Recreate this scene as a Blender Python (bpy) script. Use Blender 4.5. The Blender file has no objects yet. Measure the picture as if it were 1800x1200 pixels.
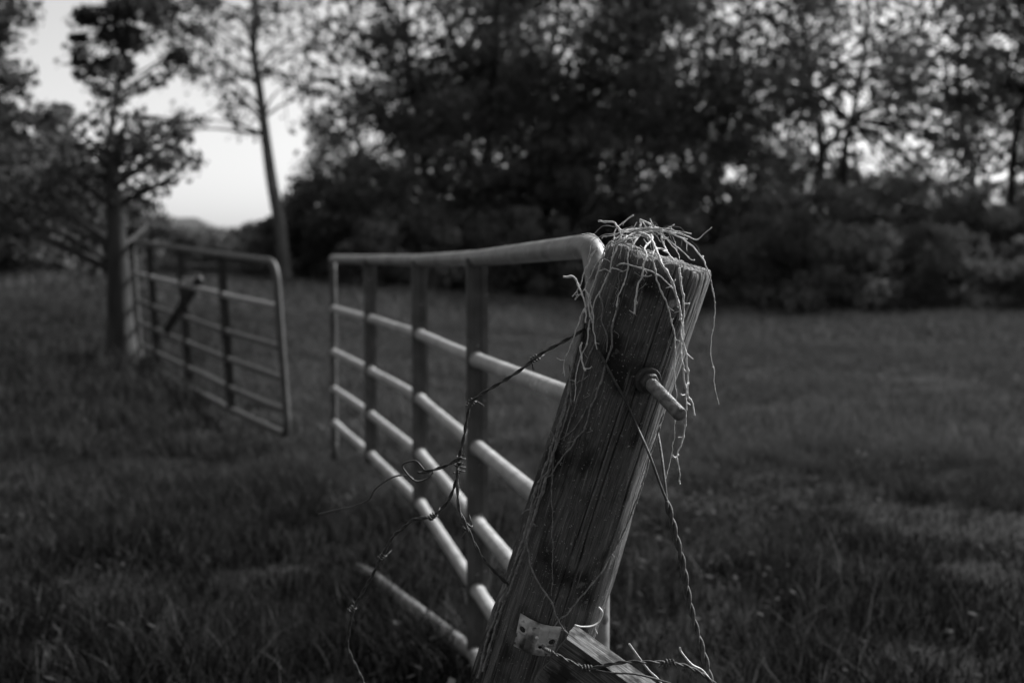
import bpy, bmesh, math
import numpy as np
from mathutils import Vector, Matrix

sc = bpy.context.scene
R = math.radians
# ------------------------------------------------------------------ camera
FPX = 2250.0                      # focal length in photo pixels (1800 wide)
CAMZ = 1.35
PITCH = math.atan(145.0 / FPX)    # horizon at row 455
camd = bpy.data.cameras.new('camera'); cam = bpy.data.objects.new('camera', camd)
sc.collection.objects.link(cam); sc.camera = cam
cam.location = (0, 0, CAMZ); cam.rotation_euler = (R(90) - PITCH, 0, 0)
camd.sensor_width = 36.0; camd.lens = 36.0 * FPX / 1800.0
camd.clip_start = 0.05; camd.clip_end = 2000
camd.dof.use_dof = True; camd.dof.focus_distance = 1.93; camd.dof.aperture_fstop = 3.7
# ------------------------------------------------------------------ sky, sun, exposure
SUN_EL, SUN_AZ = R(38), R(55)     # azimuth measured from the view direction towards the right
w = bpy.data.worlds.new('World'); sc.world = w; w.use_nodes = True
nt = w.node_tree; nt.nodes.clear()
sky = nt.nodes.new('ShaderNodeTexSky'); sky.sky_type = 'NISHITA'; sky.sun_disc = False
sky.sun_elevation = SUN_EL; sky.sun_rotation = SUN_AZ; sky.dust_density = 1.5; sky.air_density = 1.0
bw = nt.nodes.new('ShaderNodeRGBToBW'); bg = nt.nodes.new('ShaderNodeBackground')
out = nt.nodes.new('ShaderNodeOutputWorld'); bg.inputs[1].default_value = 0.075
nt.links.new(sky.outputs[0], bw.inputs[0]); nt.links.new(bw.outputs[0], bg.inputs[0]); nt.links.new(bg.outputs[0], out.inputs[0])
sl = bpy.data.lights.new('sun', 'SUN'); sl.energy = 3.6; sl.angle = R(15); sl.color = (1, 1, 1)
so = bpy.data.objects.new('sun', sl); sc.collection.objects.link(so)
sdir = Vector((math.sin(SUN_AZ) * math.cos(SUN_EL), math.cos(SUN_AZ) * math.cos(SUN_EL), math.sin(SUN_EL)))
so.rotation_euler = sdir.to_track_quat('Z', 'Y').to_euler(); so.location = (20, 20, 30)
vs = sc.view_settings; vs.view_transform = 'Standard'; vs.look = 'None'; vs.gamma = 1.0; vs.use_curve_mapping = False
vs.exposure = 1.32
sc.render.engine = 'CYCLES'
sc.cycles.use_denoising = True; sc.cycles.max_bounces = 6; sc.cycles.diffuse_bounces = 3
sc.cycles.transparent_max_bounces = 4; sc.cycles.caustics_reflective = False; sc.cycles.caustics_refractive = False
# ------------------------------------------------------------------ helpers
CP, SP = math.cos(PITCH), math.sin(PITCH)
CAM = np.array([0, 0, CAMZ]); FWD = np.array([0, CP, -SP]); UP = np.array([0, SP, CP]); RGT = np.array([1.0, 0, 0])
def ray(x, y): return RGT * (x - 900) / FPX + UP * (600 - y) / FPX + FWD
def at(x, y, d): return CAM + ray(x, y) * d            # point at depth d (metres along the optical axis)
C = sc.collection
def mkobj(name, verts, faces, mat, parent=None, smooth=True, uv=None, tint=None):
    me = bpy.data.meshes.new(name)
    verts = np.asarray(verts, dtype=np.float32).reshape(-1, 3)
    if isinstance(faces, np.ndarray):
        k = faces.shape[1]; nf = len(faces)
        me.vertices.add(len(verts)); me.vertices.foreach_set('co', verts.ravel())
        me.loops.add(nf * k); me.loops.foreach_set('vertex_index', faces.astype(np.int32).ravel())
        me.polygons.add(nf); me.polygons.foreach_set('loop_start', np.arange(0, nf * k, k, dtype=np.int32))
        me.update(calc_edges=True)
    else:
        me.from_pydata(verts.tolist(), [], faces); me.update()
    if smooth: me.polygons.foreach_set('use_smooth', np.ones(len(me.polygons), dtype=bool))
    if uv is not None:
        l = me.uv_layers.new(name='UVMap'); vi = np.zeros(len(me.loops), dtype=np.int32)
        me.loops.foreach_get('vertex_index', vi); l.data.foreach_set('uv', np.asarray(uv, dtype=np.float32)[vi].ravel())
    if tint is not None:
        a = me.attributes.new('tint', 'FLOAT', 'POINT'); a.data.foreach_set('value', np.asarray(tint, dtype=np.float32))
    if mat: me.materials.append(mat)
    o = bpy.data.objects.new(name, me); C.objects.link(o)
    if parent: o.parent = parent; o.matrix_parent_inverse = Matrix.Translation(parent.location).inverted()
    return o
def empty(name, loc): 
    o = bpy.data.objects.new(name, None); C.objects.link(o); o.location = loc; o.empty_display_size = .1; return o
def tag(o, label=None, cat=None, group=None, kind=None):
    if label: o['label'] = label
    if cat: o['category'] = cat
    if group: o['group'] = group
    if kind: o['kind'] = kind
    return o
def spline(P, step=0.01, closed=False):
    P = np.asarray(P, float)
    if len(P) < 3:
        n = max(2, int(np.linalg.norm(P[-1] - P[0]) / step) + 1); return P[0] + (P[-1] - P[0]) * np.linspace(0, 1, n)[:, None]
    E = np.vstack([2 * P[0] - P[1], P, 2 * P[-1] - P[-2]]); out = []
    for i in range(1, len(E) - 2):
        a, b, c, d = E[i - 1:i + 3]; n = max(2, int(np.ceil(np.linalg.norm(c - b) / step)))
        t = (np.arange(n) / n)[:, None]
        out.append(.5 * (2 * b + (c - a) * t + (2 * a - 5 * b + 4 * c - d) * t ** 2 + (3 * b - a - 3 * c + d) * t ** 3))
    return np.vstack(out + [P[-1:]])
def frames(P):
    T = np.gradient(P, axis=0); T /= np.linalg.norm(T, axis=1)[:, None] + 1e-12
    N = np.zeros_like(P); a = np.array([0, 0, 1.0]) if abs(T[0][2]) < .9 else np.array([1.0, 0, 0])
    n = np.cross(T[0], a)
    for i in range(len(P)):
        n = n - T[i] * n.dot(T[i]); n /= np.linalg.norm(n) + 1e-12; N[i] = n
    return T, N, np.cross(T, N)
def tube(P, r, n=8, cap=True):
    """verts, faces of a tapered tube along P (already resampled)"""
    n += n % 2 if cap else 0; P = np.asarray(P, float); m = len(P); r = np.broadcast_to(np.asarray(r, float), (m,))
    T, N, B = frames(P); a = np.arange(n) * 2 * math.pi / n
    V = P[:, None] + (N[:, None] * np.cos(a)[None, :, None] + B[:, None] * np.sin(a)[None, :, None]) * r[:, None, None]
    V = V.reshape(-1, 3); i = np.arange(m - 1)[:, None] * n; j = np.arange(n)[None]; k = (np.arange(n)[None] + 1) % n
    F = np.stack([i + j, i + k, i + n + k, i + n + j], -1).reshape(-1, 4)
    if cap:
        V = np.vstack([V, P[:1], P[-1:]]); c0, c1 = m * n, m * n + 1; q = np.arange(n); q2 = (q + 1) % n
        # caps as degenerate-free quads pairing triangles
        F0 = np.stack([q2[::2], q[::2], np.full(n // 2, c0), (q2[::2] + 1) % n], -1)
        F1 = np.stack([(m - 1) * n + q[::2], (m - 1) * n + q2[::2], (m - 1) * n + (q2[::2] + 1) % n, np.full(n // 2, c1)], -1)
        F = np.vstack([F, F0, F1])
    return V, F
class MB:
    def __init__(s): s.V = []; s.F = []; s.n = 0
    def add(s, V, F): s.V.append(np.asarray(V, float)); s.F.append(np.asarray(F) + s.n); s.n += len(V); return s
    def tube(s, P, r, n=8, cap=True): return s.add(*tube(P, r, n, cap))
    def build(s, name, mat, parent=None, **k): return mkobj(name, np.vstack(s.V), np.vstack(s.F), mat, parent, **k)
def vnoise(x, y, seed=0):
    x = np.asarray(x, float); y = np.asarray(y, float); xi = np.floor(x).astype(np.int64); yi = np.floor(y).astype(np.int64)
    fx = x - xi; fy = y - yi; fx = fx * fx * (3 - 2 * fx); fy = fy * fy * (3 - 2 * fy)
    def h(a, b):
        v = np.sin(a * 127.1 + b * 311.7 + seed * 74.7) * 43758.5453; return v - np.floor(v)
    return (h(xi, yi) * (1 - fx) + h(xi + 1, yi) * fx) * (1 - fy) + (h(xi, yi + 1) * (1 - fx) + h(xi + 1, yi + 1) * fx) * fy
def fbm(x, y, seed=0, o=4):
    s = 0; a = 1; t = 0
    for i in range(o): s = s + a * vnoise(x * 2 ** i, y * 2 ** i, seed + i * 13); t += a; a *= .5
    return s / t
def sstep(a, b, x): t = np.clip((np.asarray(x) - a) / (b - a), 0, 1); return t * t * (3 - 2 * t)
# ------------------------------------------------------------------ materials (all neutral: the photograph is black and white)
def mat(name, lo, hi, rough=.7, scale=20, detail=6, bump=.0, bscale=None, spec=.3, metal=0, vec='Object', stretch=None, thr=(.3, .7), bdist=.01, dist=0):
    m = bpy.data.materials.new(name); m.use_nodes = True; t = m.node_tree; N = t.nodes; L = t.links
    b = N['Principled BSDF']; b.inputs['Roughness'].default_value = rough; b.inputs['Metallic'].default_value = metal
    b.inputs['Specular IOR Level'].default_value = spec
    tc = N.new('ShaderNodeTexCoord'); src = tc.outputs[vec]
    if stretch:
        mp = N.new('ShaderNodeMapping'); mp.inputs['Scale'].default_value = stretch; L.new(src, mp.inputs[0]); src = mp.outputs[0]
    n = N.new('ShaderNodeTexNoise'); n.inputs['Scale'].default_value = scale; n.inputs['Detail'].default_value = detail; n.inputs['Distortion'].default_value = dist; L.new(src, n.inputs['Vector'])
    cr = N.new('ShaderNodeValToRGB'); e = cr.color_ramp.elements
    e[0].position, e[1].position = thr; e[0].color = (lo, lo, lo, 1); e[1].color = (hi, hi, hi, 1)
    L.new(n.outputs['Fac'], cr.inputs[0]); L.new(cr.outputs[0], b.inputs['Base Color'])
    if bump:
        n2 = N.new('ShaderNodeTexNoise'); n2.inputs['Scale'].default_value = bscale or scale * 3; n2.inputs['Detail'].default_value = 8
        L.new(src, n2.inputs['Vector']); bp = N.new('ShaderNodeBump'); bp.inputs['Strength'].default_value = bump; bp.inputs['Distance'].default_value = bdist
        L.new(n2.outputs['Fac'], bp.inputs['Height']); L.new(bp.outputs[0], b.inputs['Normal'])
    return m
def speckle(m, val, scale, lo, hi, vec='Object', rough=None):
    """mix patches of another grey into the base colour (chips, lichen)"""
    t = m.node_tree; N = t.nodes; L = t.links; b = N['Principled BSDF']; old = b.inputs['Base Color'].links[0].from_socket
    tc = N.new('ShaderNodeTexCoord'); n = N.new('ShaderNodeTexNoise'); n.inputs['Scale'].default_value = scale; n.inputs['Detail'].default_value = 5
    L.new(tc.outputs[vec], n.inputs['Vector']); mr = N.new('ShaderNodeMapRange'); mr.inputs[1].default_value = lo; mr.inputs[2].default_value = hi
    L.new(n.outputs['Fac'], mr.inputs[0]); mx = N.new('ShaderNodeMix'); mx.data_type = 'RGBA'
    L.new(mr.outputs[0], mx.inputs[0]); L.new(old, mx.inputs[6]); mx.inputs[7].default_value = (val, val, val, 1); L.new(mx.outputs[2], b.inputs['Base Color'])
    return m
def leafmat(name, lo, hi, trans=.25, rough=.6, spec=.15):
    m = bpy.data.materials.new(name); m.use_nodes = True; t = m.node_tree; N = t.nodes; L = t.links; N.clear()
    at_ = N.new('ShaderNodeAttribute'); at_.attribute_name = 'tint'
    cr = N.new('ShaderNodeValToRGB'); e = cr.color_ramp.elements; e[0].color = (lo, lo, lo, 1); e[1].color = (hi, hi, hi, 1)
    L.new(at_.outputs['Fac'], cr.inputs[0])
    p = N.new('ShaderNodeBsdfPrincipled'); p.inputs['Roughness'].default_value = rough; p.inputs['Specular IOR Level'].default_value = spec
    tr = N.new('ShaderNodeBsdfTranslucent'); mx = N.new('ShaderNodeMixShader'); mx.inputs[0].default_value = trans; o = N.new('ShaderNodeOutputMaterial')
    L.new(cr.outputs[0], p.inputs['Base Color']); L.new(cr.outputs[0], tr.inputs[0]); L.new(p.outputs[0], mx.inputs[1]); L.new(tr.outputs[0], mx.inputs[2]); L.new(mx.outputs[0], o.inputs[0])
    return m
M = {}
M['soil'] = mat('soil', .008, .022, .95, 3, 8, .6, 30, .1)
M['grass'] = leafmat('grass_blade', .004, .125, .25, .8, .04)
M['leaf'] = leafmat('woodland_leaf', .055, .18, .45)
M['leaf_dark'] = leafmat('dark_leaf', .025, .085, .35)
M['leaf_mid'] = leafmat('mid_leaf', .07, .20, .45)
M['leaf_pale'] = leafmat('pale_leaf', .06, .17, .4)
M['bark'] = mat('bark', .02, .06, .9, 8, 8, .8, 25, .15, stretch=(1, 1, .25))
M['bark_pale'] = mat('pale_bark', .07, .16, .9, 8, 8, .8, 25, .15, stretch=(1, 1, .25))
M['wood'] = mat('weathered_wood', .045, .14, .85, 1.0, 10, .8, 2.5, .2, vec='UV', stretch=(520, 26, 1), thr=(.34, .72), bdist=.0022, dist=.9)
speckle(M['wood'], .018, 11, .48, .62, 'Object')
def bare(m, lo, hi):
    """paler bare wood where the shell has split away (point attribute 'bare')"""
    t = m.node_tree; N = t.nodes; L = t.links; b = N['Principled BSDF']; old = b.inputs['Base Color'].links[0].from_socket
    tc = N.new('ShaderNodeTexCoord'); mp = N.new('ShaderNodeMapping'); mp.inputs['Scale'].default_value = (800, 24, 1); L.new(tc.outputs['UV'], mp.inputs[0])
    n = N.new('ShaderNodeTexNoise'); n.inputs['Scale'].default_value = 1; n.inputs['Detail'].default_value = 10; L.new(mp.outputs[0], n.inputs['Vector'])
    cr = N.new('ShaderNodeValToRGB'); e = cr.color_ramp.elements; e[0].position, e[1].position = .36, .66; e[0].color = (lo, lo, lo, 1); e[1].color = (hi, hi, hi, 1); L.new(n.outputs['Fac'], cr.inputs[0])
    a = N.new('ShaderNodeAttribute'); a.attribute_name = 'tint'; mx = N.new('ShaderNodeMix'); mx.data_type = 'RGBA'
    L.new(a.outputs['Fac'], mx.inputs[0]); L.new(old, mx.inputs[6]); L.new(cr.outputs[0], mx.inputs[7]); L.new(mx.outputs[2], b.inputs['Base Color'])
bare(M['wood'], .07, .30)
speckle(M['wood'], .34, 300, .64, .70, 'Object'); speckle(M['wood'], .22, 30, .66, .76, 'Object')
M['endgrain'] = mat('end_grain', .06, .26, .9, 60, 10, .9, 160, .15)
M['board'] = mat('brace_board_wood', .05, .22, .85, 1.0, 10, .8, 3, .2, vec='UV', stretch=(22, 420, 1), thr=(.36, .72), bdist=.004)
speckle(M['board'], .03, 30, .50, .62)
M['board_face'] = M['board']
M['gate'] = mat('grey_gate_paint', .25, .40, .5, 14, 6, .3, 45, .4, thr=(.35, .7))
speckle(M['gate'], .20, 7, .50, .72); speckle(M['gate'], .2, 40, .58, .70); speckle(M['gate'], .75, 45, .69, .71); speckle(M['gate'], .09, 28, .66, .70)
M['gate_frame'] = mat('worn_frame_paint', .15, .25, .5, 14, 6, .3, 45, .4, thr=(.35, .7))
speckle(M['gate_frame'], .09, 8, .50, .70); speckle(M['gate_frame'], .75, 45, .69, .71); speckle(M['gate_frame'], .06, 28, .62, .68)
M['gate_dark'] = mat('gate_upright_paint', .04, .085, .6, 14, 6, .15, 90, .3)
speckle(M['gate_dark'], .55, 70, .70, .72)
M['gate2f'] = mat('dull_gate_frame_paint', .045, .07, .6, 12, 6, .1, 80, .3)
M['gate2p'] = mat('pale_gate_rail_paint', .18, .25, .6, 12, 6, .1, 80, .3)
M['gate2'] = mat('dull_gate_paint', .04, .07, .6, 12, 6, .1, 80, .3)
M['steel'] = mat('rusty_rod_steel', .08, .28, .5, 90, 8, .35, 420, .4, metal=.3)
M['iron'] = mat('dark_washer_iron', .03, .075, .6, 120, 8, .3, 300, .4, metal=.3)
M['zinc'] = mat('galvanised_sheet', .36, .52, .5, 45, 8, .1, 200, .4, metal=.25)
speckle(M['zinc'], .09, 34, .5, .66); speckle(M['zinc'], .05, 90, .6, .68)
M['nail'] = mat('bright_nail_head', .5, .7, .4, 45, 4, 0, None, .5)
M['wire'] = mat('rusty_wire', .035, .10, .65, 160, 8, .3, 500, .35, metal=.2)
M['vine'] = mat('dry_vine_stem', .46, .84, .8, 140, 8, .5, 480, .2)
M['vine_bark'] = mat('clinging_vine_bark', .14, .32, .9, 160, 8, .6, 480, .15)
M['cord'] = mat('pale_cord', .6, .75, .6, 90, 5, .1, 300, .3)
M['roof'] = mat('house_roof', .06, .11, .8, 2, 6, .1, 12, .2)
M['wall'] = mat('house_wall', .32, .40, .8, 2, 6, .1, 12, .2)
M['glass'] = mat('house_window_glass', .02, .03, .15, 4, 2, 0, None, .5)
M['trim'] = mat('house_trim', .5, .6, .7, 4, 3, 0, None, .3)
M['dark_board'] = mat('dark_plank', .018, .035, .8, 6, 6, .3, 40, .2)
M['pale_box'] = mat('pale_box_paint', .24, .32, .6, 6, 4, 0, None, .3)

# ------------------------------------------------------------------ ground
def gz(x, y):
    x = np.asarray(x, float); y = np.asarray(y, float)
    a = x / np.maximum(y, 4.0)
    Rr = np.clip(.35 - 3.0 * a, 0, 1.35)
    rise = np.where(y > 8.5, 1 - np.exp(-(y - 8.5) / 14.0), 0)
    bumps = (fbm(x * .45 + 7, y * .45 + 3, 5, 3) - .5) * .09
    return Rr * rise + bumps
def axis_pts(lo, hi, n, p): t = np.linspace(-1, 1, n); return np.sign(t) * np.abs(t) ** p * (hi - lo) / 2
gx = np.sign(np.linspace(-1, 1, 141)) * np.abs(np.linspace(-1, 1, 141)) ** 2.6 * 420
gy = np.sign(np.linspace(-.55, 1, 171)) * np.abs(np.linspace(-.55, 1, 171)) ** 2.4 * 700
X, Y = np.meshgrid(gx, gy); Z = gz(X, Y); nx, ny = len(gx), len(gy)
ii, jj = np.meshgrid(np.arange(nx - 1), np.arange(ny - 1)); q = (jj * nx + ii).ravel()
ground = mkobj('ground', np.stack([X, Y, Z], -1).reshape(-1, 3), np.stack([q, q + 1, q + nx + 1, q + nx], -1), M['soil'])
ground['kind'] = 'structure'; ground['label'] = 'grassy pasture ground rising gently to the left'

# ------------------------------------------------------------------ fence post
PT = at(1163, 454, 2.0)                      # centre of the sawn top
_b = at(922, 1200, 2.0 + .125)               # axis point low down
U = (PT - _b) / np.linalg.norm(PT - _b)      # axis, pointing up
PLEN = (PT[2] + .25) / U[2]                  # reaches .25 m into the soil
PBASE = PT - U * ((PT[2]) / U[2])
tocam = CAM - PT; E1 = tocam - U * tocam.dot(U); E1 /= np.linalg.norm(E1)   # towards the camera
E2 = np.cross(U, E1)                          # sideways
if E2[0] < 0: E2 = -E2                        # E2 points to the picture's right
def prad(s): return .083 + .003 * s          # s = metres below the top
def post_hit(x, y, off):
    """point where the view ray meets the post's (inflated) side; beyond the outline, the ray's nearest point to the axis"""
    d = ray(x, y); o = CAM - PT; dp = d - U * d.dot(U); op = o - U * o.dot(U)
    A, Bq = dp.dot(dp), dp.dot(op); tc = -Bq / A
    s = -(o + d * tc).dot(U); r = prad(max(s, 0)) + off
    disc = Bq * Bq - A * (op.dot(op) - r * r)
    tf = tc - math.sqrt(disc) / A if disc > 0 else tc
    h = (o + d * tf).dot(U)                   # height above the sawn top
    w_ = 1 - float(sstep(-.005, .05, h)) * .8
    t = tc + (tf - tc) * w_
    return CAM + d * t
rng = np.random.default_rng(11)
na, ns = 620, 330
th = np.arange(na) / na * 2 * np.pi           # 0 = towards the camera, + = to the right
s_ = np.linspace(0, 1, ns) ** 1.0 * PLEN
TH, S = np.meshgrid(th, s_)
rad = prad(S) * (1 + .025 * np.cos(2 * (TH - 1.1)) + .018 * np.cos(3 * TH + .5))
_d = (TH - 1.27 + np.pi) % (2 * np.pi) - np.pi      # a flat split face on the right flank
_fl = prad(S) * .985 / np.maximum(np.cos(_d), .2); rad = -.004 * np.log(np.exp(-rad / .004) + np.exp(-_fl / .004))
# fibre grain and long checks
rad += (fbm(TH * 60, S * 18, 3, 3) - .5) * .0012 + (fbm(TH * 4, S * 4, 9, 3) - .5) * .007 + (fbm(np.cos(TH) * 1.3 + 5, np.sin(TH) * 1.3 + S * 5, 19, 3) - .5) * .012
rad += -1.0 * (np.abs(np.sin(TH * 61 + 5 * fbm(TH * 8, S * 1.5, 21, 2))) < .10) * .0007 * (TH > .7) * (TH < 2.6)
def crack(t0, s0, s1, depth, width, wander=.03, seed=0):
    global rad
    cen = t0 + (fbm(S * 3 + seed, S * 0 + seed, seed, 3) - .5) * wander * 2
    d = (TH - cen + np.pi) % (2 * np.pi) - np.pi
    wv = width * (.5 + .9 * vnoise(S * 14, S * 0, seed + 3))
    fade = sstep(s0 - .03, s0 + .08, S) * (1 - sstep(s1 - .15, s1, S))
    rad = rad - depth * fade * np.exp(-(d / wv) ** 2)
crack(.32, -.1, .62, .010, .008, .10, 1); crack(.05, .20, .95, .008, .007, .12, 3); crack(.62, -.1, .32, .007, .008, .08, 4); crack(.86, -.1, .85, .011, .012, .09, 5)
crack(1.2, -.1, .5, .006, .010, .06, 7); crack(-.45, .25, .55, .004, .006, .10, 8); crack(-.75, .55, 1.2, .006, .010, .10, 10); crack(1.45, 0, .8, .006, .012, .06, 12); crack(-1.15, .1, 1.2, .008, .02, .10, 13)
for k in range(30):
    a0 = rng.uniform(-.2, 1.4); crack(rng.uniform(-1.6, 1.7), a0, a0 + rng.uniform(.08, .22), rng.uniform(.002, .005), rng.uniform(.003, .007), .10, 20 + k)
knot_m = 0
for (t0, s0, kr) in ((-.28, .30, .013), (.12, .62, .016), (.62, .52, .011), (-.7, .78, .014)):      # knots
    dk = np.sqrt((((TH - t0 + np.pi) % (2 * np.pi) - np.pi) * .083) ** 2 + ((S - s0) * .6) ** 2); rad = rad + .0035 * np.exp(-(dk / kr) ** 2) - .005 * np.exp(-(dk / (kr * .4)) ** 2) + .0009 * np.sin(dk * 1500) * np.exp(-(dk / kr) ** 2)
# bark strip left on the left flank
bm_ = np.exp(-(((TH - 4.95 + np.pi) % (2 * np.pi) - np.pi) / .25) ** 2) * sstep(.15, .4, S)
rad += bm_ * ((fbm(TH * 14, S * 12, 31, 4) - .35) * .016)
topz = (fbm(TH * 2.2, TH * 0, 41, 3) - .5) * .014 + (vnoise(TH * 30, TH * 0, 43) - .5) * .004
edge = np.exp(-S / .004); rad -= edge * .004
P = PT + E1 * (rad * np.cos(TH))[..., None] + E2 * (rad * np.sin(TH))[..., None] - U * (S - topz * np.exp(-S / .03))[..., None]
j, i = np.meshgrid(np.arange(ns - 1), np.arange(na), indexing='ij'); i2 = (i + 1) % na
F = np.stack([j * na + i, (j + 1) * na + i, (j + 1) * na + i2, j * na + i2], -1).reshape(-1, 4)
uv = np.stack([TH * .08, S], -1).reshape(-1, 2)
post = empty('fence_post', PBASE)
tag(post, 'leaning weathered round timber fence post draped with dry vines', 'post')
_n1 = fbm(TH * 30, S * 7, 101, 3); _dl = (TH - 5.45 + np.pi) % (2 * np.pi) - np.pi
bare_m = np.clip(sstep(.56, .42, np.abs(_d) + .25 * sstep(.3, .7, S) + (_n1 - .5) * .6) * (.35 + .65 * sstep(.75, .1, S)), 0, 1)
bare_m = np.maximum(bare_m, .65 * sstep(.22, .10, np.abs(_dl + .12 * (S - .7)) + (_n1 - .5) * .25) * sstep(.42, .5, S) * sstep(.80, .70, S))
bare_m = np.maximum(bare_m, .55 * sstep(.66, .74, fbm(TH * 26, S * 14, 111, 4)) + .4 * np.exp(-S / .010))
bare_m = np.clip(bare_m, 0, 1)
mkobj('shaft', P.reshape(-1, 3), F, M['wood'], post, uv=uv, tint=bare_m.ravel())
nr = 40; rr = np.linspace(1, 0.001, nr); thc = th[::2]; nc = len(thc); V = []
base_r = rad[0][::2]; base_z = topz[0][::2]
for q_ in rr:
    x_ = base_r * q_ * np.cos(thc); y_ = base_r * q_ * np.sin(thc)
    z_ = base_z * q_ + (fbm(x_ * 60 + 9, y_ * 60 + 9, 51, 4) - .5) * .006 * (1 - q_ ** 6) - .004 * (1 - q_ ** 2) * 0 + .001 * np.sin(q_ * 70) * (1 - q_ ** 6)
    for (ca, cw, cd) in ((.4, .06, .012), (2.2, .05, .010), (4.1, .07, .012), (5.3, .04, .008)):
        dd = (thc - ca + np.pi) % (2 * np.pi) - np.pi; z_ = z_ - cd * np.exp(-(dd / cw) ** 2) * sstep(0, .3, q_) * (q_ < .999)
    V.append(PT + E1 * x_[:, None] + E2 * y_[:, None] + U * z_[:, None])
j, i = np.meshgrid(np.arange(nr - 1), np.arange(nc), indexing='ij'); i2 = (i + 1) % nc
F = np.stack([j * nc + i, j * nc + i2, (j + 1) * nc + i2, (j + 1) * nc + i], -1).reshape(-1, 4)
mkobj('sawn_top', np.vstack(V), F, M['endgrain'], post)

# ------------------------------------------------------------------ tube gates
OFFS = [0, .308, .578, .810, 1.023, 1.22]      # rails below the top rail
def lerp_path(K, u): 
    K = np.asarray(K); L_ = np.r_[0, np.cumsum(np.linalg.norm(np.diff(K, axis=0), axis=1))]
    return np.stack([np.interp(u, L_, K[:, c]) for c in range(3)], -1), L_[-1]
def corner(a, b, c, r, n=7):
    a, b, c = map(np.asarray, (a, b, c)); d1 = (a - b) / np.linalg.norm(a - b); d2 = (c - b) / np.linalg.norm(c - b)
    p0, p2 = b + d1 * r, b + d2 * r; t = np.linspace(0, 1, n)[:, None]
    return (1 - t) ** 2 * p0 + 2 * t * (1 - t) * b + t ** 2 * p2
def make_gate(name, label, keys, up_i, m_rail, m_up, down, r_top, corner_r, offs=OFFS, m_frame=None, m_first=None, open_end=False, low=None, short=()):
    """keys: top-rail centre points from the far/free end to the other; down: unit 'down' vector for each key"""
    keys = np.asarray(keys); down = np.asarray(down)
    root = empty(name, tuple((keys[0] + keys[-1]) / 2 + np.array([0, 0, -offs[-1]])))
    tag(root, label, 'gate', 'pair of open tube gates')
    lo = keys + down * offs[-1]
    if low is not None: lo = lo + np.asarray(low)
    ring = list(keys[1:-1]) + list(corner(keys[-2], keys[-1], lo[-1], corner_r)) + list(corner(keys[-1], lo[-1], lo[-2], corner_r)) \
        + list(lo[1:-1][::-1]) + list(corner(lo[1], lo[0], keys[0], corner_r)) + list(corner(lo[0], keys[0], keys[1], corner_r)) + [keys[1]]
    if open_end: ring = list(keys[:-1]) + list(corner(keys[-2], keys[-1], lo[-1], corner_r)) + list(corner(keys[-1], lo[-1], lo[-2], corner_r)) + list(lo[:-1][::-1])
    P = []
    for a, b in zip(ring[:-1], ring[1:]):
        n = max(1, int(np.linalg.norm(b - a) / .05)); P += [a + (b - a) * t for t in np.arange(n) / n]
    P.append(ring[-1]); MB().tube(np.array(P), r_top, 20, open_end).build('frame_tube', m_frame or m_rail, root)
    for io, o in enumerate(offs[1:-1]):
        L_ = keys + down * o; Q = []
        for a, b in zip(L_[:-1], L_[1:]):
            n = max(2, int(np.linalg.norm(b - a) / .06)); Q += [a + (b - a) * t for t in np.arange(n) / n]
        Q.append(L_[-1]); Q = np.array(Q)
        bend = (vnoise(np.arange(len(Q)) * .12, np.full(len(Q), o * 9), 5) - .5) * .005; Q[1:-1, 2] += bend[1:-1]
        rm = MB().tube(Q, .0215, 18)
        for k in up_i[:]:              # weld beads where the rail meets each upright
            al = keys[min(k + 1, len(keys) - 1)] - keys[max(k - 1, 0)]; al = al / np.linalg.norm(al); c_ = L_[k]
            for sg in (-1, 1): rm.tube(c_ + al * sg * np.array([.010, .0145, .018, .021])[:, None], np.array([.0255, .0262, .0245, .0215]), 14, False)
        rm.build('rail', m_rail if io or not m_first else m_first, root)
    for k in up_i:
        a = keys[k]; dn = down[k]; al = keys[min(k + 1, len(keys) - 1)] - keys[max(k - 1, 0)]; al[2] = 0; al /= np.linalg.norm(al)
        sd = np.cross(al, dn); sd /= np.linalg.norm(sd)
        wd, tk = .032, .013       # channel half width (across the gate) and half thickness (along it)
        prof = [(-wd, -tk), (-wd * .45, -tk), (-wd * .3, -tk * .55), (wd * .3, -tk * .55), (wd * .45, -tk), (wd, -tk), (wd * 1.04, 0), (wd, tk), (wd * .45, tk), (wd * .3, tk * .55), (-wd * .3, tk * .55), (-wd * .45, tk), (-wd, tk), (-wd * 1.04, 0)]
        n = len(prof); V = []; zz = np.linspace(.0, offs[-1] if k not in short else offs[-2] + .04, 14)
        for z in zz:
            for (u_, v_) in prof: V.append(a + dn * z + sd * u_ + al * v_)
        q = [[r * n + c, r * n + (c + 1) % n, (r + 1) * n + (c + 1) % n, (r + 1) * n + c] for r in range(len(zz) - 1) for c in range(n)]
        o = mkobj('upright', V, q, m_up, root, smooth=False)
    return root
# near gate, from its far end (583) to the end beside the post (1052)
K1 = [at(585, 455, 7.96), at(650, 456.2, 6.66), at(737, 457.5, 5.34), at(838, 454, 3.89), at(1003, 436, 2.655), at(1052, 431, 2.425)]
D1 = [np.array([0, 0, -1.0])] * 6
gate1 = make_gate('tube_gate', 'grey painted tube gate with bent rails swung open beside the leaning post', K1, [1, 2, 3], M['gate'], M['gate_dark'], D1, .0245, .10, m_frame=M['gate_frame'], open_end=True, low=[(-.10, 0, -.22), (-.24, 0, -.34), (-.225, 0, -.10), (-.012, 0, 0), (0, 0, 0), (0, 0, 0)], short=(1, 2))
MB().tube(spline([K1[0] + [0, 0, .02], K1[0] + [0, 0, -.6], K1[0] + [0, 0, -1.26]], .1), .0215, 16).build('end_tube', M['gate_dark'], gate1)  # far end painted dark to stand in for shade on its camera side
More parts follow.
